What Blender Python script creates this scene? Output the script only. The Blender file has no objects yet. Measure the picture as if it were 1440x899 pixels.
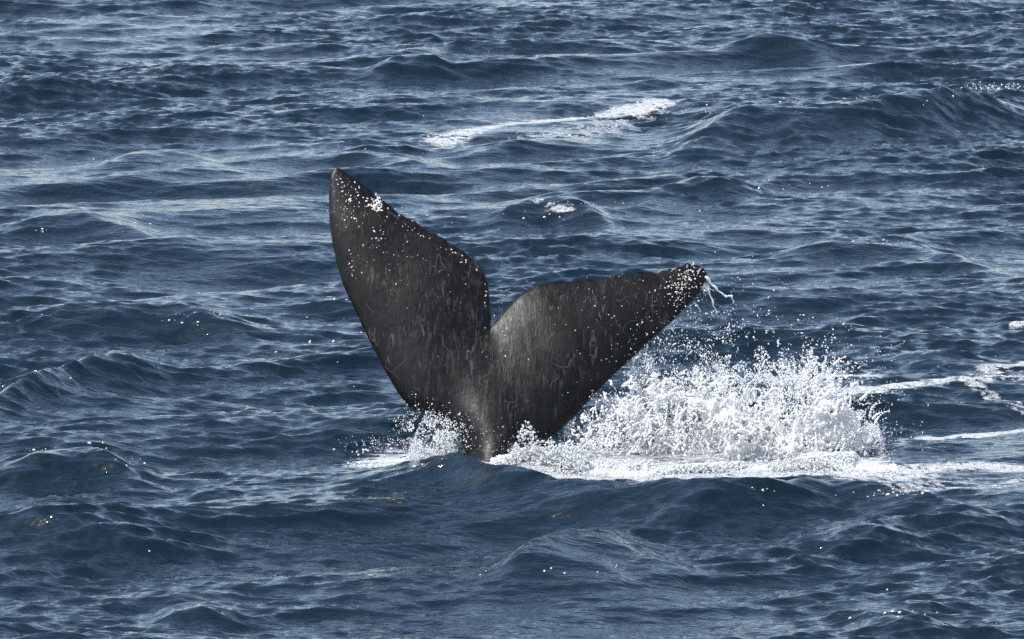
import bpy, math, random
import numpy as np
from mathutils import Vector, Matrix

rng = np.random.default_rng(7)
random.seed(7)
scene = bpy.context.scene
C = scene.collection

# ------------------------------------------------------------------ camera
CAM_H, PITCH, WHALE_Y = 13.5, math.radians(7.47), 90.0
FPX = 10023.0                                  # focal length in pixels of a 1440 px wide picture
cam_data = bpy.data.cameras.new('camera')
cam = bpy.data.objects.new('camera', cam_data)
C.objects.link(cam)
cam.location = (0, 0, CAM_H)
cam.rotation_euler = (math.pi / 2 - PITCH, 0, 0)
cam_data.sensor_width = 36.0
cam_data.lens = 36.0 * FPX / 1440.0
cam_data.clip_start = 0.5
cam_data.clip_end = 20000
scene.camera = cam

# ------------------------------------------------------------------ sky, sun, exposure
SUN = Vector((-0.50, -0.26, 0.83)).normalized()   # towards the sun
world = bpy.data.worlds.new('World')
scene.world = world
world.use_nodes = True
wn = world.node_tree
sky = wn.nodes.new('ShaderNodeTexSky')
sky.sky_type = 'NISHITA'
sky.sun_disc = False
sky.sun_elevation = math.asin(SUN.z)
sky.sun_rotation = math.atan2(SUN.x, SUN.y)
sky.air_density = 1.0
sky.dust_density = 1.1
sky.ozone_density = 1.0
hs = wn.nodes.new('ShaderNodeHueSaturation')          # thin even summer haze: a paler blue all over
hs.inputs['Saturation'].default_value = 0.90
wn.links.new(sky.outputs['Color'], hs.inputs['Color'])
wn.links.new(hs.outputs['Color'], wn.nodes['Background'].inputs['Color'])
wn.nodes['Background'].inputs['Strength'].default_value = 0.145

sun_data = bpy.data.lights.new('sun', 'SUN')
sun_data.energy = 2.9
sun_data.angle = math.radians(0.53)
sun_data.color = (1.0, 0.97, 0.92)
sun = bpy.data.objects.new('sun', sun_data)
C.objects.link(sun)
sun.rotation_euler = SUN.to_track_quat('Z', 'Y').to_euler()
sun.location = (0, 30, 60)

vs = scene.view_settings
vs.view_transform = 'Standard'
vs.look = 'None'
vs.exposure = 1.0
vs.gamma = 1.0
vs.use_curve_mapping = False

scene.render.engine = 'CYCLES'
scene.cycles.use_denoising = False
scene.cycles.max_bounces = 14
scene.cycles.diffuse_bounces = 9
scene.cycles.transmission_bounces = 6
scene.cycles.caustics_reflective = False
scene.cycles.caustics_refractive = False
scene.cycles.sample_clamp_direct = 0.0
scene.cycles.sample_clamp_indirect = 6.0

# ------------------------------------------------------------------ helpers
def tag(o, label=None, cat=None, kind=None, group=None):
    if label: o['label'] = label
    if cat: o['category'] = cat
    if kind: o['kind'] = kind
    if group: o['group'] = group
    return o

_f = np.array((0, math.cos(PITCH), -math.sin(PITCH)))
_u = np.array((0, math.sin(PITCH), math.cos(PITCH)))
def ray(px, py):
    px = np.asarray(px, float); py = np.asarray(py, float)
    a = (px - 720.0) / FPX; b = (449.5 - py) / FPX
    return np.stack([a, _f[1] + b * _u[1], _f[2] + b * _u[2]], -1)
def at_depth(px, py, y):
    """survey point: the spot sighted at (px, py) that is y metres out"""
    d = ray(px, py); t = np.asarray(y, float) / d[..., 1]
    return d * t[..., None] + np.array((0, 0, CAM_H))
def on_sea(px, py, z=0.0):
    d = ray(px, py); t = (np.asarray(z, float) - CAM_H) / d[..., 2]
    return d * t[..., None] + np.array((0, 0, CAM_H))

def fast_mesh(name, verts, faces, smooth=True):
    """faces: (n,3) or (n,4) int array"""
    me = bpy.data.meshes.new(name)
    nf, k = faces.shape
    me.vertices.add(len(verts)); me.loops.add(nf * k); me.polygons.add(nf)
    me.vertices.foreach_set('co', np.ascontiguousarray(verts, np.float32).ravel())
    me.loops.foreach_set('vertex_index', np.ascontiguousarray(faces, np.int32).ravel())
    me.polygons.foreach_set('loop_start', np.arange(0, nf * k, k, dtype=np.int32))
    me.polygons.foreach_set('loop_total', np.full(nf, k, np.int32))
    me.polygons.foreach_set('use_smooth', np.full(nf, smooth, bool))
    me.update(calc_edges=True)
    return me

def add_attr(me, name, vals):
    a = me.attributes.new(name, 'FLOAT', 'POINT')
    a.data.foreach_set('value', np.ascontiguousarray(vals, np.float32).ravel())

def link(name, me, mat=None, parent=None):
    o = bpy.data.objects.new(name, me)
    C.objects.link(o)
    if mat: me.materials.append(mat)
    if parent: o.parent = parent
    return o

def smoothstep(a, b, x):
    t = np.clip((x - a) / (b - a), 0, 1)
    return t * t * (3 - 2 * t)

class Noise3:
    """tileable value noise"""
    def __init__(s, seed, n=48):
        s.n = n; s.g = np.random.default_rng(seed).random((n, n, n)).astype(np.float32)
    def __call__(s, x, y, z):
        n = s.n
        xi = np.floor(x).astype(int); yi = np.floor(y).astype(int); zi = np.floor(z).astype(int)
        fx, fy, fz = x - xi, y - yi, z - zi
        fx = fx * fx * (3 - 2 * fx); fy = fy * fy * (3 - 2 * fy); fz = fz * fz * (3 - 2 * fz)
        g = s.g
        def v(a, b, c): return g[(xi + a) % n, (yi + b) % n, (zi + c) % n]
        x00 = v(0,0,0) * (1-fx) + v(1,0,0) * fx; x10 = v(0,1,0) * (1-fx) + v(1,1,0) * fx
        x01 = v(0,0,1) * (1-fx) + v(1,0,1) * fx; x11 = v(0,1,1) * (1-fx) + v(1,1,1) * fx
        return (x00 * (1-fy) + x10 * fy) * (1-fz) + (x01 * (1-fy) + x11 * fy) * fz
    def fbm(s, x, y, z, o=4):
        a, t, w = 0.0, 0.0, 1.0
        for i in range(o):
            a = a + w * s(x * 2**i + 7.1 * i, y * 2**i + 3.3 * i, z * 2**i + 1.7 * i); t += w; w *= 0.5
        return a / t
noise_a, noise_b, noise_c = Noise3(11), Noise3(12), Noise3(13)

# ------------------------------------------------------------------ materials
def new_mat(name):
    m = bpy.data.materials.new(name); m.use_nodes = True
    nt = m.node_tree
    return m, nt, nt.nodes['Principled BSDF']
def N(nt, t, **kw):
    n = nt.nodes.new(t)
    for k, v in kw.items(): setattr(n, k, v)
    return n
def ramp(nt, src, p0, p1, c0=(0,0,0,1), c1=(1,1,1,1)):
    r = N(nt, 'ShaderNodeValToRGB')
    r.color_ramp.elements[0].position = p0; r.color_ramp.elements[0].color = c0
    r.color_ramp.elements[1].position = p1; r.color_ramp.elements[1].color = c1
    nt.links.new(src, r.inputs['Fac'])
    return r
def mapped_noise(nt, coord, scale, rot=(0,0,0), nscale=1.0, detail=3.0, rough=0.55, dist=0.0):
    mp = N(nt, 'ShaderNodeMapping')
    mp.inputs['Scale'].default_value = scale
    mp.inputs['Rotation'].default_value = rot
    nt.links.new(coord, mp.inputs['Vector'])
    nz = N(nt, 'ShaderNodeTexNoise')
    nz.inputs['Scale'].default_value = nscale
    nz.inputs['Detail'].default_value = detail
    nz.inputs['Roughness'].default_value = rough
    nz.inputs['Distortion'].default_value = dist
    nt.links.new(mp.outputs['Vector'], nz.inputs['Vector'])
    return nz
def math_node(nt, op, a, b=None, clamp=False):
    m = N(nt, 'ShaderNodeMath', operation=op, use_clamp=clamp)
    for i, v in enumerate((a, b)):
        if v is None: continue
        if isinstance(v, (int, float)): m.inputs[i].default_value = v
        else: nt.links.new(v, m.inputs[i])
    return m.outputs[0]

def water_material():
    m, nt, p = new_mat('sea_water')
    L = nt.links
    co = N(nt, 'ShaderNodeTexCoord').outputs['Object']
    p.inputs['Base Color'].default_value = (0.004, 0.0112, 0.0185, 1)
    p.inputs['Roughness'].default_value = 0.085
    p.inputs['IOR'].default_value = 1.333
    # wind ripples: long crests across the wind
    n1 = mapped_noise(nt, co, (1.7, 4.6, 3), (0, 0, 0.10), 1.0, 2.0, 0.5, 0.3)
    n2 = mapped_noise(nt, co, (6.5, 15.0, 6), (0, 0, -0.16), 1.0, 2.0, 0.6, 0.3)
    b1 = N(nt, 'ShaderNodeBump'); b1.inputs['Strength'].default_value = 1.0; b1.inputs['Distance'].default_value = 0.040
    b2 = N(nt, 'ShaderNodeBump'); b2.inputs['Strength'].default_value = 1.0; b2.inputs['Distance'].default_value = 0.017
    L.new(n1.outputs['Fac'], b1.inputs['Height'])
    L.new(n2.outputs['Fac'], b2.inputs['Height'])
    L.new(b1.outputs['Normal'], b2.inputs['Normal'])
    L.new(b2.outputs['Normal'], p.inputs['Normal'])
    # foam: mask painted by where the water is churned, broken up by noise
    at = N(nt, 'ShaderNodeAttribute', attribute_name='foam')
    f1 = mapped_noise(nt, co, (2.2, 3.2, 3), (0, 0, 0.05), 1.0, 6.0, 0.62, 0.8)
    f2 = mapped_noise(nt, co, (11, 14, 11), (0, 0, 0.0), 1.0, 4.0, 0.65, 0.5)
    rd = math_node(nt, 'ABSOLUTE', math_node(nt, 'SUBTRACT', f1.outputs['Fac'], 0.5))
    rd = math_node(nt, 'SUBTRACT', 1.0, math_node(nt, 'MULTIPLY', rd, 5.0), clamp=True)
    s = math_node(nt, 'ADD', math_node(nt, 'MULTIPLY', rd, 0.35), math_node(nt, 'MULTIPLY', f2.outputs['Fac'], 0.45))
    s = math_node(nt, 'ADD', s, math_node(nt, 'MULTIPLY', at.outputs['Fac'], 0.52))
    fm = ramp(nt, s, 0.77, 0.93)
    foam = N(nt, 'ShaderNodeBsdfPrincipled')
    foam.inputs['Base Color'].default_value = (0.64, 0.65, 0.65, 1)
    foam.inputs['Roughness'].default_value = 0.6
    bf = N(nt, 'ShaderNodeBump'); bf.inputs['Strength'].default_value = 1.0; bf.inputs['Distance'].default_value = 0.2
    L.new(f2.outputs['Fac'], bf.inputs['Height'])
    L.new(bf.outputs['Normal'], foam.inputs['Normal'])
    mx = N(nt, 'ShaderNodeMixShader')
    L.new(fm.outputs['Color'], mx.inputs['Fac'])
    L.new(p.outputs[0], mx.inputs[1]); L.new(foam.outputs[0], mx.inputs[2])
    L.new(mx.outputs[0], nt.nodes['Material Output'].inputs['Surface'])
    return m

def skin_material():
    m, nt, p = new_mat('whale_skin')
    L = nt.links
    tc = N(nt, 'ShaderNodeTexCoord')
    co = tc.outputs['Object']
    uv = N(nt, 'ShaderNodeUVMap'); uv.uv_map = 'chord'
    uvv = uv.outputs['UV']
    big = mapped_noise(nt, co, (1.3, 1.3, 1.3), nscale=1.0, detail=4)
    fine = mapped_noise(nt, co, (9, 9, 9), nscale=1.0, detail=6, rough=0.7)
    base = ramp(nt, big.outputs['Fac'], 0.35, 0.68, (0.0018, 0.0015, 0.0015, 1), (0.0050, 0.0040, 0.0039, 1))
    # brown film on the skin
    br = mapped_noise(nt, co, (2.1, 2.1, 2.1), rot=(0.3, 0.7, 0.2), nscale=1.0, detail=5, rough=0.65)
    brf = ramp(nt, br.outputs['Fac'], 0.50, 0.72)
    mb = N(nt, 'ShaderNodeMix', data_type='RGBA'); mb.inputs[7].default_value = (0.016, 0.011, 0.009, 1)
    L.new(math_node(nt, 'MULTIPLY', brf.outputs['Color'], 0.55), mb.inputs[0]); L.new(base.outputs['Color'], mb.inputs[6])
    # pale scrapes running from the stock out over the flukes
    st = mapped_noise(nt, co, (15, 5, 2.2), rot=(0, -0.25, 0), nscale=1.0, detail=5, rough=0.68, dist=1.0)
    stf = ramp(nt, st.outputs['Fac'], 0.57, 0.66)
    st2 = mapped_noise(nt, co, (2.5, 2.5, 2.5), nscale=1.0, detail=3)
    st2f = ramp(nt, st2.outputs['Fac'], 0.42, 0.60)
    scr = math_node(nt, 'MULTIPLY', math_node(nt, 'MULTIPLY', stf.outputs['Color'], st2f.outputs['Color']), 0.6)
    gm = N(nt, 'ShaderNodeMapping'); gm.inputs['Location'].default_value = (0.05, -0.2, -0.72); gm.inputs['Scale'].default_value = (0.75, 0.3, 0.55)
    L.new(co, gm.inputs['Vector'])
    gr = N(nt, 'ShaderNodeTexGradient', gradient_type='SPHERICAL'); L.new(gm.outputs[0], gr.inputs['Vector'])
    sc2 = mapped_noise(nt, co, (24, 8, 3.2), rot=(0, 0.35, 0), nscale=1.0, detail=7, rough=0.75, dist=0.7)
    sc2f = ramp(nt, sc2.outputs['Fac'], 0.53, 0.66)
    scr = math_node(nt, 'MAXIMUM', scr, math_node(nt, 'MULTIPLY', math_node(nt, 'MULTIPLY', sc2f.outputs['Color'], gr.outputs['Fac']), 0.75))
    # thin arcing scratches
    vo = N(nt, 'ShaderNodeTexVoronoi', feature='DISTANCE_TO_EDGE'); vo.inputs['Scale'].default_value = 1.9
    nd = mapped_noise(nt, co, (1.5, 1.5, 1.5), nscale=1.0, detail=2)
    vm = N(nt, 'ShaderNodeVectorMath', operation='ADD'); L.new(co, vm.inputs[0]); L.new(nd.outputs['Color'], vm.inputs[1])
    L.new(vm.outputs[0], vo.inputs['Vector'])
    vf = ramp(nt, vo.outputs['Distance'], 0.004, 0.018, (1,1,1,1), (0,0,0,1))
    br2 = mapped_noise(nt, co, (3.7, 3.7, 3.7), nscale=1.0, detail=2)
    br2f = ramp(nt, br2.outputs['Fac'], 0.52, 0.62)
    arc = math_node(nt, 'MULTIPLY', math_node(nt, 'MULTIPLY', vf.outputs['Color'], br2f.outputs['Color']), 0.4)
    tot = math_node(nt, 'MAXIMUM', scr, arc)
    mc = N(nt, 'ShaderNodeMix', data_type='RGBA'); mc.inputs[7].default_value = (0.085, 0.078, 0.075, 1)
    L.new(tot, mc.inputs[0]); L.new(mb.outputs[2], mc.inputs[6])
    L.new(mc.outputs[2], p.inputs['Base Color'])
    rr = ramp(nt, fine.outputs['Fac'], 0.3, 0.7, (0.28,)*3 + (1,), (0.50,)*3 + (1,))
    L.new(rr.outputs['Color'], p.inputs['Roughness'])
    p.inputs['IOR'].default_value = 1.33
    p.inputs['Specular IOR Level'].default_value = 0.36
    p.inputs['Coat Weight'].default_value = 0.0
    p.inputs['Coat Roughness'].default_value = 0.22
    bp = N(nt, 'ShaderNodeBump'); bp.inputs['Strength'].default_value = 0.35; bp.inputs['Distance'].default_value = 0.012
    L.new(fine.outputs['Fac'], bp.inputs['Height'])
    bp2 = N(nt, 'ShaderNodeBump'); bp2.inputs['Strength'].default_value = 0.35; bp2.inputs['Distance'].default_value = 0.012
    L.new(st.outputs['Fac'], bp2.inputs['Height']); L.new(bp.outputs['Normal'], bp2.inputs['Normal'])
    L.new(bp2.outputs['Normal'], p.inputs['Normal'])
    return m

def crust_glint_material():
    m, nt, p = new_mat('pale_crust_glint')
    co = N(nt, 'ShaderNodeTexCoord').outputs['Object']
    n = mapped_noise(nt, co, (30, 30, 30), nscale=1.0, detail=2)
    r = ramp(nt, n.outputs['Fac'], 0.3, 0.7, (0.40, 0.36, 0.31, 1), (0.82, 0.80, 0.76, 1))
    nt.links.new(r.outputs['Color'], p.inputs['Base Color'])
    p.inputs['Roughness'].default_value = 0.4
    return m

def splash_material(name, white, trans, rough):
    m, nt, p = new_mat(name)
    L = nt.links
    p.inputs['Base Color'].default_value = (*white, 1)
    p.inputs['Roughness'].default_value = rough
    p.inputs['IOR'].default_value = 1.333
    p.inputs['Transmission Weight'].default_value = trans
    tr = N(nt, 'ShaderNodeBsdfTranslucent'); tr.inputs['Color'].default_value = (0.86, 0.86, 0.85, 1)
    mx = N(nt, 'ShaderNodeMixShader'); mx.inputs['Fac'].default_value = 0.35
    L.new(p.outputs[0], mx.inputs[1]); L.new(tr.outputs[0], mx.inputs[2])
    L.new(mx.outputs[0], nt.nodes['Material Output'].inputs['Surface'])
    return m

M_water = water_material()
M_skin = skin_material()
M_crust_glint = crust_glint_material()
M_splash = splash_material('white_water', (0.94, 0.93, 0.92), 0.12, 0.16)
M_foam = splash_material('foam', (0.66, 0.67, 0.67), 0.0, 0.45)
M_drop = splash_material('water_drop', (0.94, 0.935, 0.93), 0.10, 0.12)

# ------------------------------------------------------------------ the sea
def ocean_tile(n, length, lam_min, lam_max, lam_peak, rms, wind, spread, seed):
    """one periodic patch of wind sea: height and two sideways shifts"""
    r = np.random.default_rng(seed)
    k1 = np.fft.fftfreq(n, length / n) * 2 * np.pi
    kx, ky = np.meshgrid(k1, k1, indexing='ij')
    k = np.hypot(kx, ky); k[0, 0] = 1e-9
    kp = 2 * np.pi / lam_peak
    P = k**-4.0 * np.exp(-1.25 * (kp / k)**2)
    w = np.array(wind) / np.hypot(*wind)
    c = (kx * w[0] + ky * w[1]) / k
    P *= np.where(c > 0, np.abs(c)**spread + 0.015, 0.012)
    lo, hi = 2 * np.pi / lam_max, 2 * np.pi / lam_min
    P *= smoothstep(lo * 0.8, lo * 1.2, k) * (1 - smoothstep(hi * 0.8, hi * 1.1, k))
    P[0, 0] = 0
    A = np.sqrt(P) * (r.normal(size=P.shape) + 1j * r.normal(size=P.shape))
    h = np.fft.ifft2(A).real; s = rms / h.std()
    dx = np.fft.ifft2(A * 1j * kx / k).real; dy = np.fft.ifft2(A * 1j * ky / k).real
    return (h * s).astype(np.float32), (dx * s).astype(np.float32), (dy * s).astype(np.float32), length
def sample(tile, x, y):
    h, dx, dy, Ln = tile; n = h.shape[0]
    u = (x / Ln * n) % n; v = (y / Ln * n) % n
    i = u.astype(np.int32); j = v.astype(np.int32)
    fu = (u - i).astype(np.float32); fv = (v - j).astype(np.float32)
    i %= n; j %= n; i1 = (i + 1) % n; j1 = (j + 1) % n
    out = []
    for a in (h, dx, dy):
        out.append((a[i, j] * (1-fu) + a[i1, j] * fu) * (1-fv) + (a[i, j1] * (1-fu) + a[i1, j1] * fu) * fv)
    return out

WIND = (0.42, -1.0)
tile_long = ocean_tile(1024, 96.0, 1.1, 26.0, 7.0, 0.082, WIND, 6.5, 5)
tile_short = ocean_tile(1024, 19.7, 0.11, 0.8, 3.0, 0.0140, (0.1, -1.0), 5.0, 9)

# single waves that stand out in the view: crest line (sighted points), height, steep side and back side widths in metres
CRESTS = [
    ([(915,176),(975,162),(1030,150),(1100,149),(1200,146),(1300,135),(1370,124),(1500,122)], .74, 1.35, 3.5),
    ([(620,212),(720,204),(820,192),(900,180)], .14, 1.0, 2.0),
    ([(-60,300),(60,302),(180,310),(310,328)], .28, .8, 1.8),
    ([(130,222),(220,217),(310,224)], .20, .7, 1.5),
    ([(430,222),(520,212),(640,222)], .24, .7, 1.5),
    ([(-60,442),(100,440),(200,436),(270,438),(320,450),(420,462)], .30, .8, 1.7),
    ([(-80,585),(0,550),(70,516),(160,497),(250,494)], .40, 1.0, 2.0),
    ([(-60,628),(80,626),(130,632),(230,660)], .32, .7, 1.6),
    ([(1070,348),(1150,338),(1250,337),(1330,345),(1420,364)], .28, .8, 1.7),
    ([(660,298),(760,278),(820,288),(890,306)], .28, .7, 1.5),
    ([(1090,470),(1180,482),(1300,492),(1420,488)], .22, .8, 1.6),
    ([(660,800),(740,772),(810,757),(890,768),(980,790)], .27, .7, 1.7),
    ([(690,802),(790,797),(890,806)], .16, .5, 1.2),
    ([(1180,862),(1250,861),(1340,870)], .17, .5, 1.2),
    ([(-40,736),(90,741),(200,750),(330,752)], .22, .6, 1.5),
    ([(-40,108),(40,104),(100,116)], .22, .8, 1.6),
    ([(1000,62),(1080,56),(1160,68),(1230,82)], .28, .8, 1.8),
    ([(510,92),(570,76),(640,88)], .30, .8, 1.8),
    ([(1360,48),(1420,42),(1500,44)], .25, .8, 1.6),
    ([(200,845),(270,838),(340,848)], .16, .5, 1.2),
    ([(1100,745),(1200,735),(1300,740)], .18, .6, 1.4),
    ([(900,265),(1000,258),(1100,268)], .2, .7, 1.5),
]
RIDGE = ([(440,640),(500,632),(570,629),(620,638),(680,651),(760,667),(860,678),(960,682),(1050,679),(1120,668),(1180,668),(1260,680),(1360,692),(1460,700)], .42, .9, .75)

# foam streaks: sighted polyline on the water, half width in metres (across the view, towards depth), strength
FOAM = [
    ([(620,186),(690,170),(770,162),(850,152),(925,138)], .65, .95),
    ([(760,190),(850,170),(910,150)], 1.4, .62),
    ([(660,205),(760,198),(830,186)], .5, .35),
    ([(1330,127),(1380,122),(1450,126)], .35, .55),
    ([(730,293),(755,296)], .22, .75),
    ([(775,299),(800,300)], .2, .7),
    ([(545,634),(580,631),(640,632),(700,642),(800,655),(900,662),(1000,662),(1100,656),(1180,660),(1260,655)], .9, 1.0),
    ([(580,622),(650,622)], 1.2, 1.0),
    ([(800,640),(900,636),(1020,630),(1150,630)], 1.5, 1.0),
    ([(1160,524),(1230,522)], .28, .9),
    ([(1190,548),(1260,543),(1330,537),(1390,531),(1450,527)], .40, .85),
    ([(1360,540),(1400,552),(1440,560)], .22, .68),
    ([(1380,520),(1410,508),(1450,498)], .4, .75),
    ([(1220,592),(1300,584),(1370,586),(1450,583)], .30, 1.0),
    ([(1240,655),(1300,645),(1380,643),(1450,645)], .32, .95),
    ([(1230,672),(1320,668),(1450,664)], .55, .62),
    ([(1380,620),(1450,612)], .25, .5),
    ([(1425,443),(1450,440)], .15, .9),
    ([(610,648),(660,658)], .12, .8),
]
def seg_dist(x, y, P, sy):
    """distance to a polyline, depth measured in units of sy"""
    d = np.full(x.shape, 1e9, np.float32)
    for a, b in zip(P[:-1], P[1:]):
        ax, ay, bx, by = a[0], a[1] / sy, b[0], b[1] / sy
        vx, vy = bx - ax, by - ay
        t = np.clip(((x - ax) * vx + (y / sy - ay) * vy) / (vx * vx + vy * vy + 1e-9), 0, 1)
        d = np.minimum(d, np.hypot(x - ax - t * vx, y / sy - ay - t * vy))
    return d

def crest_height(x, y, spec):
    pts, h, wf, wb = spec
    P = on_sea([p[0] for p in pts], [p[1] for p in pts], h * 0.9)
    yc = np.interp(x, P[:, 0], P[:, 1])
    # soften the corners of the crest line
    for o in (-.45, .45): yc = yc + np.interp(x + o, P[:, 0], P[:, 1])
    yc = yc / 3 + 0.16 * np.sin(x * 2.3 + h * 40) + 0.08 * np.sin(x * 5.1 + h * 90)
    span = P[-1, 0] - P[0, 0]; e = min(2.2, span * 0.4)
    k = smoothstep(P[0, 0] - .1, P[0, 0] + e, x) * (1 - smoothstep(P[-1, 0] - e, P[-1, 0] + .1, x))
    k = k * (0.90 + 0.10 * np.sin(x * 1.7 + h * 70))
    dy = y - yc
    prof = np.where(dy < 0, np.exp(-np.abs(dy / wf)**1.5), np.exp(-np.abs(dy / wb)**1.35))
    return h * k * prof

def sea_surface(x, y):
    fine = (1 - smoothstep(14, 22, np.abs(x))) * smoothstep(62, 72, y) * (1 - smoothstep(165, 180, y))
    mid = 1 - smoothstep(180, 450, np.hypot(x, y - 90))
    h, dx, dy = sample(tile_long, x, y)
    hs, dxs, dys = sample(tile_short, x, y)
    # gusts: short waves stronger in patches
    g = noise_a.fbm(x * 0.22 + 50, y * 0.10 + 50, np.full_like(x, 3.3), 3)
    gust = 0.35 + 1.5 * smoothstep(0.30, 0.72, g)
    calm = 1 - 0.55 * np.exp(-((x - 1.2) / 4.0)**2 - ((y - WHALE_Y + .5) / 1.8)**2)
    c1 = on_sea(1230, 150, .5)                                   # one long swell dominates here
    calm0 = calm
    calm = calm * (1 - .85 * np.exp(-((x - c1[0]) / 7)**4 - ((y - c1[1]) / 6)**2))
    z = h * (0.25 + 0.75 * mid) * (0.4 + 0.6 * calm) + hs * fine * gust * calm0
    for c in CRESTS: z = z + 1.05 * crest_height(x, y, c)
    rz = crest_height(x, y, RIDGE)
    z = z + rz
    # churned hollow round the tail behind the ridge
    z = z - 0.06 * np.exp(-((x - 1.0) / 3.0)**2 - ((y - WHALE_Y - 1.2) / 1.0)**2)
    k0 = 1.0                                                     # waves that would fold over themselves
    for c0 in (on_sea(190, 884), on_sea(505, 578)):
        k0 = k0 * (1 - .75 * np.exp(-((x - c0[0])**2 + (y - c0[1])**2) / 4.0))
    dx, dy, dxs, dys = dx * k0, dy * k0, dxs * k0, dys * k0
    # nonlinear sharpening of crests by sideways shift
    X = x + 1.0 * dx * mid + 0.6 * dxs * fine * gust * calm
    Y = y + 1.0 * dy * mid + 0.6 * dys * fine * gust * calm
    Y = Y - (0.9 * h * mid + 0.8 * hs * fine) * k0                # fronts steeper than backs
    return X, Y, z

def axis(fine_lo, fine_hi, step0, step1, out_lo, out_hi):
    """coordinates: fine in the middle (step0 at the low end to step1 at the high end), growing to both far ends"""
    v = [fine_lo]; 
    while v[-1] < fine_hi:
        t = (v[-1] - fine_lo) / (fine_hi - fine_lo); v.append(v[-1] + step0 + (step1 - step0) * t)
    s = step1
    while v[-1] < out_hi: s *= 1.18; v.append(v[-1] + s)
    w = [fine_lo]; s = step0
    while w[-1] > out_lo: s *= 1.18; w.append(w[-1] - s)
    return np.array(w[:0:-1] + v)
gx = axis(-12.5, 12.5, 0.030, 0.030, -6000, 6000)
gy = axis(74.0, 162.0, 0.060, 0.130, -3000, 12000)
XX, YY = np.meshgrid(gx, gy, indexing='ij')
SX, SY, SZ = sea_surface(XX.ravel().astype(np.float32), YY.ravel().astype(np.float32))
def height_at(x, y):
    return sea_surface(np.atleast_1d(np.asarray(x, np.float32)), np.atleast_1d(np.asarray(y, np.float32)))[2]

foam = np.zeros(SX.shape, np.float32)
for pts, hw, st in FOAM:
    P = on_sea([p[0] for p in pts], [p[1] for p in pts], 0.12)
    m = (SX > P[:, 0].min() - 3) & (SX < P[:, 0].max() + 3) & (SY > P[:, 1].min() - 8) & (SY < P[:, 1].max() + 8)
    d = seg_dist(SX[m], SY[m], P, 1.6)
    foam[m] = np.maximum(foam[m], st * (1 - smoothstep(0.15 * hw, hw * 1.15, d)))
foam = np.maximum(foam, 0)
nx, ny = len(gx), len(gy)
ii, jj = np.meshgrid(np.arange(nx - 1), np.arange(ny - 1), indexing='ij')
q = (ii * ny + jj).ravel()
faces = np.stack([q, q + ny, q + ny + 1, q + 1], -1)
me = fast_mesh('sea', np.stack([SX, SY, SZ], -1), faces)
add_attr(me, 'foam', foam)
sea = link('sea', me, M_water)
tag(sea, 'dark blue choppy open sea with small wind waves and foam streaks', 'sea', 'structure')

# ------------------------------------------------------------------ the whale's tail
L_LEAD = [(0,690,790),(.08,650,790),(.12,648,700),(.16,657,642),(.19,645,618),(.24,620,591),(.32,576,575),(.38,558,550),(.45,538,516),(.55,512,464),(.68,482,400),(.75,473,367),(.8,467,340),(.86,463,309),(.92,462.5,276),(.97,464,250),(.99,468,240),(1,473,236.5)]
L_TRAIL = [(0,689,460),(.1,691,446),(.22,688.5,418),(.3,686.5,398),(.37,680,380),(.43,669,367),(.5,647,351),(.58,622,335),(.64,602,326),(.68,589,317),(.77,556,296),(.84,533,276),(.91,507,259),(.96,488,244),(.99,480,238),(1,474,236)]
R_LEAD = [(0,690,790),(.08,752,790),(.14,776,700),(.2,772,640),(.24,767,619),(.28,783,607),(.34,807,586),(.4,827,564),(.45,847,543),(.5,867,523),(.57,894,499),(.62,910,483),(.67,927,468),(.74,947,450),(.82,967,430),(.91,984,409),(.97,993,394),(1,994.5,386)]
R_TRAIL = [(0,689,460),(.08,701,447),(.15,713,433),(.25,733,413),(.33,757,400),(.4,785,397),(.48,813,395),(.56,850,391),(.64,880,387),(.77,930,382),(.87,955,375),(.93,975,372),(.98,989,376),(1,994,384)]
NU, NV = 150, 64
def curve(tab, u):
    t = np.array(tab); d = 1 / 400
    out = 0
    for o, w in ((-3,.1),(-2,.2),(0,.4),(2,.2),(3,.1)):
        uu = np.clip(u + o * d * np.minimum(1, np.minimum(u, 1 - u) * 60), 0, 1)
        out = out + w * np.stack([np.interp(uu, t[:, 0], t[:, 1]), np.interp(uu, t[:, 0], t[:, 2])], -1)
    return out
vv = 0.5 - 0.5 * np.cos(np.linspace(0, np.pi, NV))            # denser to both edges
rows_mid, rows_t, rows_uv = [], [], []
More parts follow.
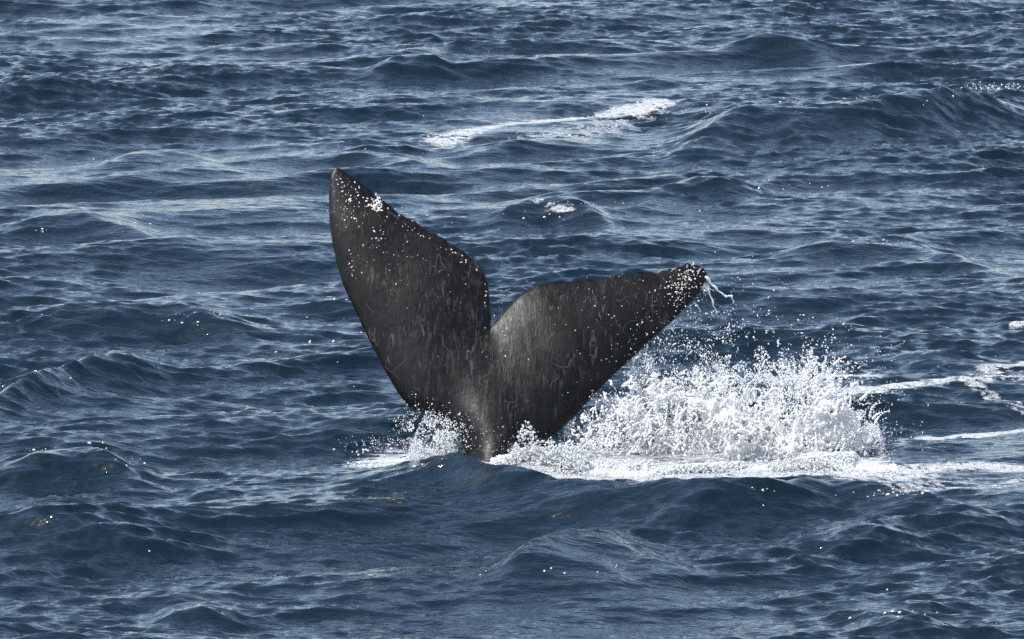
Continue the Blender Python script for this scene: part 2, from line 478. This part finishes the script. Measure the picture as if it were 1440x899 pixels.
for side, lead, trail in ((-1, L_LEAD, L_TRAIL), (1, R_LEAD, R_TRAIL)):
    us = 1 - np.linspace(1, 0, NU)**1.25
    us = us * 0.998
    A = curve(lead, us); B = curve(trail, us)
    # ragged trailing edge
    rag = np.sin(us * 61) * .8 + np.sin(us * 143 + side) * .6 + np.sin(us * 23 + 2) * .6
    rag = rag * smoothstep(.3, .5, us) * (1 - smoothstep(.9, 1, us))
    px = A[:, None, 0] * (1 - vv) + B[:, None, 0] * vv
    py = A[:, None, 1] * (1 - vv) + B[:, None, 1] * vv
    px = px + .4 * rag[:, None] * vv**12; py = py + 1.5 * rag[:, None] * vv**12
    U = np.broadcast_to(us[:, None], px.shape); V = np.broadcast_to(vv[None, :], px.shape)
    # height above the water in metres, roughly
    zz = (640 - py) / 111.0
    w_ = np.clip((px - 690) / 260, -1.2, 1.2); w_ = w_ * np.abs(w_)
    mid = WHALE_Y + (0.46 + 0.09 * w_) * zz - 0.20 * w_ + 0.10 * np.abs(w_)
    # lens shaped section: blunt leading edge, thin trailing edge
    dl = np.minimum(*[seg_dist(px, py, curve(c_, us), 1.0) for c_ in (L_LEAD[1:], R_LEAD[1:])])
    dt = np.minimum(*[seg_dist(px, py, curve(c_, us), 1.0) for c_ in (L_TRAIL, R_TRAIL)])
    lead_r = (1 - np.exp(-dl / 36))**.75
    trail_r = 1 - np.exp(-dt / 95)
    th = 0.34 * lead_r * trail_r * (1 - 0.2 * np.abs(w_)) + 0.020 * np.sqrt(np.clip(np.minimum(dl, dt) / 4, 0, 1))
    V0 = V
    # keeled stock: a ridge that dies out towards the notch
    axx = 690 - 22 * np.clip((py - 480) / 160, 0, 1)
    dxm = (px - axx) / 111.0
    rise = smoothstep(505, 730, py)
    th = th + 0.32 * rise**1.3 * np.exp(-(dxm / 0.42)**2) * np.sqrt(np.clip(dl / 40, 0, 1))
    wob = noise_b.fbm(px / 40 + 20, py / 40 + 20, np.full_like(px, 5.), 3) - .5
    th = th * (1 + 0.10 * wob)
    mid = mid + 0.05 * (noise_c.fbm(px / 110 + 9, py / 110 + 9, np.full_like(px, 2.), 2) - .5)
    rows_mid.append((px, py, mid)); rows_t.append(th); rows_uv.append((U * side, V))
def join(a, b): return np.concatenate([a[::-1], b[1:]], 0)
px = join(rows_mid[0][0], rows_mid[1][0]); py = join(rows_mid[0][1], rows_mid[1][1]); mid = join(rows_mid[0][2], rows_mid[1][2])
th = join(rows_t[0], rows_t[1]); UU = join(rows_uv[0][0], rows_uv[1][0]); VV = join(rows_uv[0][1], rows_uv[1][1])
kk = smoothstep(20, 34, np.abs(np.arange(len(th)) - (NU - 1)))[:, None]
for _ in range(14):                                           # round off the corners between the edges
    t2 = th.copy(); t2[1:-1] = (th[:-2] + 2 * th[1:-1] + th[2:]) / 4
    t3 = t2.copy(); t3[:, 4:-4] = (t2[:, 3:-5] + 2 * t2[:, 4:-4] + t2[:, 5:-3]) / 4
    th = th * (1 - kk) + t3 * kk
P0 = at_depth(px, py, mid)
# thickness is laid off square to the middle sheet
nrm = np.broadcast_to(np.array((0.0, -.91, .41)), P0.shape)
front = P0 + nrm * th[..., None]
back = P0 - nrm * (th * 0.85)[..., None]
nr, nc = th.shape
ring = np.concatenate([front, back[:, -2:0:-1]], 1)          # closed section per row
rl = ring.shape[1]
vt = ring.reshape(-1, 3)
i0, j0 = np.meshgrid(np.arange(nr - 1), np.arange(rl), indexing='ij')
a = i0 * rl + j0; b = i0 * rl + (j0 + 1) % rl
fq = np.stack([a, b, b + rl, a + rl], -1).reshape(-1, 4)
ORIGIN = np.array((P0[NU - 1, 0, 0], WHALE_Y, 0.0))
me = fast_mesh('tail_flukes', vt - ORIGIN, fq)
uvl = me.uv_layers.new(name='chord')
uu_r = np.concatenate([UU, UU[:, -2:0:-1]], 1).ravel(); vv_r = np.concatenate([VV, VV[:, -2:0:-1]], 1).ravel()
uvl.data.foreach_set('uv', np.stack([uu_r, vv_r], -1)[fq.ravel()].astype(np.float32).ravel())
import bmesh
bm = bmesh.new(); bm.from_mesh(me)
bmesh.ops.remove_doubles(bm, verts=bm.verts, dist=0.0008)
bmesh.ops.holes_fill(bm, edges=[e for e in bm.edges if e.is_boundary])
bmesh.ops.recalc_face_normals(bm, faces=bm.faces)
for f in bm.faces: f.smooth = True
bm.to_mesh(me); bm.free()
whale = bpy.data.objects.new('whale', None)
C.objects.link(whale)
whale.location = ORIGIN
whale.empty_display_size = 0.5
tag(whale, 'dark grey whale tail with two broad scarred flukes raised out of the sea', 'whale')
link('tail_flukes', me, M_skin, whale)

# pale crust and beads on the flukes, with wet glints modelled as lumps
def ico():
    b_ = bmesh.new(); bmesh.ops.create_icosphere(b_, subdivisions=1, radius=1.0)
    v = np.array([x.co[:] for x in b_.verts]); f = np.array([[y.index for y in x.verts] for x in b_.faces]); b_.free()
    return v, f
ICO_V, ICO_F = ico()
def blobs(name, pos, rad, stretch=None, axis_dir=None, flat=None, mat=None, parent=None, jitter=0.18):
    """many small rounded lumps in one mesh; stretch along axis_dir"""
    n = len(pos); k = len(ICO_V)
    d = ICO_V[None] * (1 + jitter * (rng.random((n, k, 1)) - .5) * 2) * rad[:, None, None]
    if stretch is not None:
        ad = axis_dir / np.maximum(np.linalg.norm(axis_dir, axis=-1, keepdims=True), 1e-9)
        s = (d * ad[:, None]).sum(-1, keepdims=True)
        d = d + ad[:, None] * s * (stretch[:, None, None] - 1)
    v = (pos[:, None] + d).reshape(-1, 3)
    f = (ICO_F[None] + (np.arange(n) * k)[:, None, None]).reshape(-1, 3)
    return link(name, fast_mesh(name, v, f), mat, parent)

def fluke_points(x, y):
    """nearest grid cell of the front surface to a sighted point"""
    out, nn = [], []
    fpx, fpy = px.ravel(), py.ravel(); fr = front.reshape(-1, 3); fn = nrm.reshape(-1, 3)
    for a_, b_ in zip(x, y):
        i = np.argmin((fpx - a_)**2 + (fpy - b_)**2)
        if (fpx[i] - a_)**2 + (fpy[i] - b_)**2 > 30: continue
        out.append(fr[i] + (at_depth(a_, b_, fr[i][1]) - at_depth(fpx[i], fpy[i], fr[i][1]))); nn.append(fn[i])
    return np.array(out), np.array(nn)
sp = []                                                       # (px, py, radius in metres)
def scatter(n, cx, cy, sx, sy, ang, r0, r1):
    ca, sa = math.cos(ang), math.sin(ang)
    for _ in range(n):
        g1, g2 = rng.normal() * sx, rng.normal() * sy
        sp.append((cx + g1 * ca - g2 * sa, cy + g1 * sa + g2 * ca, r0 + (r1 - r0) * rng.random()**2.5))
scatter(26, 486, 262, 12, 8, .6, .008, .020)                  # left tip: wet glints shaped as pale lumps
scatter(40, 492, 292, 9, 14, .2, .008, .022)
scatter(60, 531, 289, 6, 5, .6, .012, .034)                   # big pale patch on the trailing edge
scatter(16, 528, 296, 7, 4, .0, .012, .028)
for t in np.linspace(0, 1, 60):                               # along the left trailing edge
    ex, ey = np.interp(t, (0,.35,.6,1), (500,560,610,672)), np.interp(t, (0,.35,.6,1), (259,304,333,374))
    sp.append((ex + rng.normal() * 5 - 3, ey + abs(rng.normal()) * 6 + 2, .007 + .016 * rng.random()**2))
scatter(60, 545, 335, 45, 26, .6, .006, .015)
scatter(12, 534, 338, 5, 10, .5, .010, .024)
scatter(18, 497, 380, 4, 14, -.2, .008, .020)
scatter(8, 500, 310, 6, 6, 0, .012, .02)
scatter(25, 600, 400, 50, 40, .4, .006, .011)
for t in rng.random(8):
    sp.append((683 + rng.normal() * 1.4, 396 + 58 * t, .009 + .008 * rng.random()))
scatter(120, 964, 391, 15, 8, -.6, .008, .022)                # right tip crust
scatter(70, 957, 410, 12, 6, -.9, .009, .019)
scatter(60, 850, 420, 40, 20, -.2, .005, .010)
scatter(26, 890, 465, 60, 9, -.72, .005, .009)
scatter(20, 800, 470, 50, 30, 0, .007, .014)
scatter(22, 700, 470, 16, 20, 0, .008, .015)
scatter(30, 700, 600, 40, 25, 0, .005, .010)
scatter(30, 620, 580, 22, 8, .4, .006, .014)
sp = np.array(sp)
pos, nn, keep = [], [], []
for x_, y_, r_ in sp:
    p_, n_ = fluke_points([x_], [y_])
    if len(p_): pos.append(p_[0]); nn.append(n_[0]); keep.append(r_)
pos, nn, keep = np.array(pos), np.array(nn), np.array(keep)
tan = np.cross(nn, rng.normal(size=nn.shape))
bn = blobs('barnacles_glints', pos - ORIGIN - nn * .002, keep * .58, 1 + 1.6 * rng.random(len(keep))**2, tan, mat=M_crust_glint, parent=whale, jitter=.45)
tag(bn, 'small pale barnacle lumps, beads and modelled wet glints on the dark skin', kind='stuff')

# ------------------------------------------------------------------ white water
def liquid(name, pos, rad, voxel, mat, label, smooth_iter=0):
    """melt a cloud of drops into one watery skin"""
    me0 = bpy.data.meshes.new(name + '_seed'); me0.vertices.add(len(pos))
    me0.vertices.foreach_set('co', np.ascontiguousarray(pos, np.float32).ravel())
    a_ = me0.attributes.new('rad', 'FLOAT', 'POINT'); a_.data.foreach_set('value', np.ascontiguousarray(rad, np.float32))
    ob = bpy.data.objects.new(name + '_seed', me0); C.objects.link(ob)
    ng = bpy.data.node_groups.new(name + '_nodes', 'GeometryNodeTree')
    ng.interface.new_socket('Geometry', in_out='INPUT', socket_type='NodeSocketGeometry')
    ng.interface.new_socket('Geometry', in_out='OUTPUT', socket_type='NodeSocketGeometry')
    gi = ng.nodes.new('NodeGroupInput'); go = ng.nodes.new('NodeGroupOutput')
    mp = ng.nodes.new('GeometryNodeMeshToPoints')
    na = ng.nodes.new('GeometryNodeInputNamedAttribute'); na.data_type = 'FLOAT'; na.inputs['Name'].default_value = 'rad'
    pv = ng.nodes.new('GeometryNodePointsToVolume'); pv.resolution_mode = 'VOXEL_SIZE'
    pv.inputs['Voxel Size'].default_value = voxel
    vm = ng.nodes.new('GeometryNodeVolumeToMesh')
    vm.inputs['Threshold'].default_value = 0.1
    K = ng.links
    K.new(gi.outputs[0], mp.inputs['Mesh']); K.new(na.outputs[0], mp.inputs['Radius'])
    K.new(mp.outputs[0], pv.inputs['Points']); K.new(na.outputs[0], pv.inputs['Radius'])
    K.new(pv.outputs[0], vm.inputs['Volume']); K.new(vm.outputs[0], go.inputs[0])
    mod = ob.modifiers.new('melt', 'NODES'); mod.node_group = ng
    dg = bpy.context.evaluated_depsgraph_get()
    me1 = bpy.data.meshes.new_from_object(ob.evaluated_get(dg))
    me1.name = name
    bpy.data.objects.remove(ob); bpy.data.meshes.remove(me0)
    me1.polygons.foreach_set('use_smooth', np.ones(len(me1.polygons), bool))
    me1.materials.clear()
    o = link(name, me1, mat)
    print(name, 'faces', len(me1.polygons))
    return tag(o, label, 'splash', 'stuff')

G = 9.81
def jets(n, x0x1, top, y0, ydep, lean, seed):
    """ballistic strands: foot sighted between x0 and x1, apex on the outline top(x)"""
    r = np.random.default_rng(seed)
    P, R, tips, tdir = [], [], [], []
    for i in range(n):
        fx = x0x1[0] + (x0x1[1] - x0x1[0]) * r.random()
        ty = np.interp(fx, *top)
        dep = y0 + ydep * r.random()
        foot = at_depth(fx, 655, dep); apex = at_depth(fx, ty, dep)
        hmax = (apex[2] - foot[2]) * (0.25 + 0.8 * r.random()**0.7)
        vz = math.sqrt(2 * G * max(hmax, .05))
        vx = lean + r.normal() * .75 + 1.1 * max(0, (900 - fx) / 80); vy = r.normal() * .35
        T = vz / G
        a0 = r.random() * .85; a1 = a0 + .12 + .35 * r.random()
        m = int(10 + 26 * (a1 - a0) * hmax + 6)
        t = np.linspace(a0 * T, min(a1, 1.25) * T, m)
        w = r.normal(size=2) * .02
        x = foot[0] + vx * t + .03 * np.sin(t * 23 + i) + w[0]; y = dep + vy * t; z = foot[2] + vz * t - .5 * G * t * t
        rr = (.013 + .020 * r.random()) * (1.0 - .55 * np.linspace(0, 1, m)) * (1 + .5 * np.sin(np.arange(m) * 1.9 + i))
        rr[-1] *= 1.8
        P.append(np.stack([x, y, z], -1)); R.append(np.clip(rr, .009, .05))
        tips.append((x[-1], y[-1], z[-1])); tdir.append((vx, vy, vz - G * t[-1]))
    return np.concatenate(P), np.concatenate(R), np.array(tips), np.array(tdir)
TOP = ([780, 800, 830, 860, 900, 950, 1000, 1050, 1100, 1140, 1165, 1185, 1205, 1225, 1255],
       [630, 602, 568, 544, 528, 528, 530, 528, 520, 504, 512, 548, 575, 606, 648])
p1, r1, tip1, td1 = jets(900, (800, 1215), TOP, WHALE_Y - .7, 2.0, .22, 21)
r1 = r1 * .5

# curtain of thrown water: crumpled sheets torn into a web of strands
def curtain(seed, dep, n, width, rlo, rhi, sc):
    r = np.random.default_rng(seed)
    x = 786 + (1252 - 786) * r.random(n)
    ty = np.interp(x, *TOP) - 26 + 62 * noise_c.fbm(x / 30 + seed, x * 0, x * 0, 4)
    f = r.random(n)**1.25
    y = 666 - (666 - ty) * f
    wx = 55 * (noise_b.fbm(x / 60 + seed, y / 60, np.full(n, 1.5), 3) - .5)
    wy = 55 * (noise_b.fbm(x / 60 + seed, y / 60, np.full(n, 9.5), 3) - .5)
    s = noise_a.fbm((x + wx) / (26 * sc) + seed, (y + wy) / (24 * sc) + 5, np.full(n, seed * .7), 2)
    s2 = noise_c.fbm((x + wx) / (9 * sc) + seed, (y + wy) / (12 * sc) + 9, np.full(n, seed * .3), 2)
    th_ = noise_b.fbm(x / 45 + 2 * seed, y / 45, np.full(n, 4.4), 2)
    wd = width * (.22 + 3.2 * smoothstep(.38, .70, th_)) * (1.15 - .8 * f)
    k = (np.abs(s - .5) < wd) | (np.abs(s2 - .5) < wd * .8)
    k &= ~((x < 890) & (y > 590) & (y < 645) & (r.random(n) < .45))
    x, y, s, f, th_ = x[k], y[k], s[k], f[k], th_[k]
    rhi = rhi * (1 + .9 * smoothstep(.5, .75, th_))
    d = dep + .9 * (s - .5) + .35 * np.sin(x / 55 + seed) + .25 * f + r.normal(size=len(x)) * .02
    return at_depth(x, y, d), rlo + (rhi - rlo) * r.random(len(x))**3
CU = [curtain(3, WHALE_Y - .35, 80000, .030, .007, .013, 1.0), curtain(8, WHALE_Y + .35, 80000, .034, .007, .014, 1.3),
      curtain(15, WHALE_Y + 1.0, 80000, .040, .007, .014, .8)]
liquid('splash', np.concatenate([p1] + [c[0] for c in CU]), np.concatenate([r1] + [c[1] for c in CU]), .0095, M_splash,
       'tall white curtain of splashing water beside the right fluke')

# foam collar piled up where the tail breaks the surface
def collar(poly, n, dep_w, hgt, r0, r1_, seed):
    r = np.random.default_rng(seed)
    P = on_sea([p[0] for p in poly], [p[1] for p in poly], .05)
    t = r.random(n); L_ = np.linspace(0, 1, len(poly))
    x = np.interp(t, L_, P[:, 0]); y = np.interp(t, L_, P[:, 1]) + r.normal(size=n) * dep_w
    lump = smoothstep(.42, .66, noise_b.fbm(x * 2.6 + 30, y * 1.5 + 30, np.full(n, seed * 1.3), 3))
    hh = np.interp(t, np.linspace(0, 1, len(hgt)), hgt) * (.25 + .9 * lump)
    z = height_at(x, y) + hh * r.random(n)**.8 - .02
    return np.stack([x, y, z], -1), r0 + (r1_ - r0) * r.random(n)**2
k1, kr1 = collar([(690,640),(740,640),(800,650),(880,658),(960,660),(1040,655),(1120,652),(1200,655),(1262,658)], 52000, .30, [.06,.50,.30,.12,.10,.12,.14,.14,.05], .007, .018, 4)
k2, kr2 = collar([(575,628),(600,625),(630,628),(655,634)], 2300, .24, [.16,.55,.46,.14], .006, .014, 5)
k3, kr3 = collar([(490,634),(530,632),(575,630)], 1500, .10, [.03,.12,.10], .009, .022, 6)
liquid('foam_collar', np.concatenate([k1, k2, k3]), np.concatenate([kr1, kr2, kr3]), .010, M_foam,
       'heaped white foam around the base of the whale tail')

# flying drops
dp, dr, dd = [], [], []
def drops(n, cx, cy, sx, sy, dep, dsp, r0, r1_, clump=.0):
    x = cx + rng.normal(size=n) * sx; y = cy + rng.normal(size=n) * sy
    if clump:
        k = noise_a.fbm(x / 16 + 3, y / 12 + 3, np.full(n, 8.2), 3) > clump
        x, y = x[k], y[k]
    d = dep + rng.normal(size=len(x)) * dsp
    dp.append(at_depth(x, y, d)); dr.append(r0 + (r1_ - r0) * rng.random(len(x))**3)
    dd.append(np.stack([rng.normal(size=len(x)) * .6 + .2, rng.normal(size=len(x)) * .3, rng.normal(size=len(x)) * 1.2 - .3], -1))
drops(2600, 1000, 515, 90, 22, WHALE_Y + 1.0, .4, .006, .022, .48)
drops(900, 930, 490, 45, 28, WHALE_Y + .9, .3, .006, .018)
drops(700, 1020, 450, 40, 34, WHALE_Y + .9, .3, .005, .017, .46)
drops(1600, 1110, 520, 55, 26, WHALE_Y + .9, .5, .007, .024, .45)
drops(1200, 1190, 590, 40, 40, WHALE_Y + .6, .5, .006, .018, .45)
drops(500, 1250, 640, 30, 18, WHALE_Y + .4, .4, .006, .016)
drops(800, 590, 606, 20, 18, WHALE_Y + .2, .3, .005, .016, .42)
drops(2200, 612, 612, 20, 13, WHALE_Y - .45, .1, .005, .018, .40)
drops(110, 535, 624, 25, 6, WHALE_Y + .2, .3, .006, .014)
drops(25, 702, 425, 8, 16, WHALE_Y + .6, .2, .006, .009)
drops(110, 690, 620, 35, 14, WHALE_Y - 1.0, .05, .005, .012)
dp.append(tip1 + rng.normal(size=tip1.shape) * .05); dr.append(.007 + .016 * rng.random(len(tip1))**2); dd.append(td1)
dp = np.concatenate(dp); dr = np.concatenate(dr) * .55; dd = np.concatenate(dd)
ob = blobs('spray_drops', dp, dr, 1 + 1.4 * rng.random(len(dp))**2, dd, mat=M_drop)
tag(ob, 'fine white spray drops flying around the tail and splash', 'spray', 'stuff')

# dense fine spray that fills the splash
OCT_V = np.array([(1,0,0),(-1,0,0),(0,1,0),(0,-1,0),(0,0,1),(0,0,-1)], float)
OCT_F = np.array([(0,2,4),(2,1,4),(1,3,4),(3,0,4),(2,0,5),(1,2,5),(3,1,5),(0,3,5)])
n = 95000
x = 785 + (1248 - 785) * rng.random(n)
ty = np.interp(x, *TOP) - 48 + 80 * noise_c.fbm(x / 26 + 2, x * 0, x * 0, 4)
f = rng.random(n)**1.35
y = 660 - (660 - ty) * f
wx = 26 * (noise_b.fbm(x / 40 + 4, y / 40, np.full(n, 2.5), 3) - .5)
den = noise_a.fbm((x + wx) / 16 + 31, (y - wx) / 24 + 8, np.full(n, 6.1), 4)
k = den > .43 + .12 * f + .06 * ((x < 880) & (y > 590)) + .06 * rng.normal(size=n)
x, y, den, f = x[k], y[k], den[k], f[k]
fp = at_depth(x, y, WHALE_Y + .6 + 1.6 * (den - .5) + .45 * rng.normal(size=len(x)))
fr_ = .0035 + .008 * rng.random(len(x))**4
d = OCT_V[None] * fr_[:, None, None] * (.7 + .6 * rng.random((len(x), 6, 1)))
d[:, :, 2] *= (1 + 1.2 * rng.random(len(x)))[:, None]
me = fast_mesh('fine_spray', (fp[:, None] + d).reshape(-1, 3), (OCT_F[None] + (np.arange(len(x)) * 6)[:, None, None]).reshape(-1, 3))
tag(link('fine_spray', me, M_drop), 'dense fine white spray filling the splash behind the right fluke', 'spray', 'stuff')
print('fine spray', len(x))

# mostly sun glints on the wave crests, modelled as small white lumps
def sea_hit(x, y):
    """first point of the sea met along the sight line"""
    d = ray(x, y); t0 = (1.3 - CAM_H) / d[:, 2]; t1 = (-.5 - CAM_H) / d[:, 2]
    best = np.full(len(x), np.nan)
    for f_ in np.linspace(0, 1, 160):
        t = t0 + (t1 - t0) * f_
        p_ = d * t[:, None]; z_ = CAM_H + p_[:, 2]
        hit = np.isnan(best) & (z_ < height_at(p_[:, 0], p_[:, 1]) + .012)
        best[hit] = t[hit]
    best = np.where(np.isnan(best), t1, best)
    return d * best[:, None] + np.array((0, 0, CAM_H))
GLINT_FLECKS = [(150,1395,123,32,3.5),(14,1340,129,20,4),(18,990,152,18,6),(12,1115,142,10,3),(8,1240,140,30,4),(14,90,631,28,5),(9,175,652,22,5),
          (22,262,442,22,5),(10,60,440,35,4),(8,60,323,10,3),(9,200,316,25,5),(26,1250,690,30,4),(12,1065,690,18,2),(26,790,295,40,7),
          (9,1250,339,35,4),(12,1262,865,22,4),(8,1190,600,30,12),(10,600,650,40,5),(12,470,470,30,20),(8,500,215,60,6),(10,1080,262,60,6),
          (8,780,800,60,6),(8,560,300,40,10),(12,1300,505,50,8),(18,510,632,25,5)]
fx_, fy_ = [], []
for n_, cx, cy, sx_, sy_ in GLINT_FLECKS:
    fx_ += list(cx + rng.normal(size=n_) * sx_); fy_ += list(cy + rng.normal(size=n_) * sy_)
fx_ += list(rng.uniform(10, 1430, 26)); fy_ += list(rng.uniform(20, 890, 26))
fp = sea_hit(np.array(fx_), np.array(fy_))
ob = blobs('glint_flecks', fp, .005 + .011 * rng.random(len(fp))**2, 1 + 1.0 * rng.random(len(fp)), rng.normal(size=fp.shape) * (1, .2, .3), mat=M_drop, jitter=.3)
tag(ob, 'tiny white lumps standing in for sun glints on the wave crests', 'foam', 'stuff')

# water running off the tip of the right fluke
def strand(pts, r0, dep, n=26):
    n = n * 2
    t = np.linspace(0, 1, n); L_ = np.linspace(0, 1, len(pts))
    x = np.interp(t, L_, [p[0] for p in pts]) + np.sin(t * 19 + pts[0][0]) * .8
    y = np.interp(t, L_, [p[1] for p in pts])
    return at_depth(x, y, dep + .05 * t), r0 * (1 - .55 * t) * .8 * (1 + .22 * np.sin(t * 17 + pts[0][1]))
S = [strand(*a_) for a_ in (
    ([(993,390),(1003,402),(1014,412),(1022,418)], .022, WHALE_Y + 1.15),
    ([(1020,417),(1029,416),(1031,424),(1035,430)], .016, WHALE_Y + 1.2, 18),
    ([(990,400),(998,412),(1003,428),(1008,442)], .020, WHALE_Y + 1.15),
    ([(990,398),(1001,408),(1008,410)], .012, WHALE_Y + 1.15, 14),
    ([(988,404),(990,412),(994,420)], .013, WHALE_Y + 1.15, 12),
    ([(976,425),(983,433),(985,446)], .014, WHALE_Y + 1.1, 14),
    ([(969,430),(973,440)], .012, WHALE_Y + 1.1, 10),
    ([(910,484),(908,500),(912,512)], .014, WHALE_Y + .9, 14),
    ([(892,502),(889,515),(895,524)], .016, WHALE_Y + .8, 14),
    ([(893,498),(906,512),(919,523)], .012, WHALE_Y + .8, 16),
    ([(1025,455),(1026,475)], .011, WHALE_Y + 1.1, 12),
)]
liquid('dripping_water', np.concatenate([s[0] for s in S]), np.concatenate([s[1] for s in S]), .007, M_drop,
       'thin strands of water dripping off the right fluke tip')
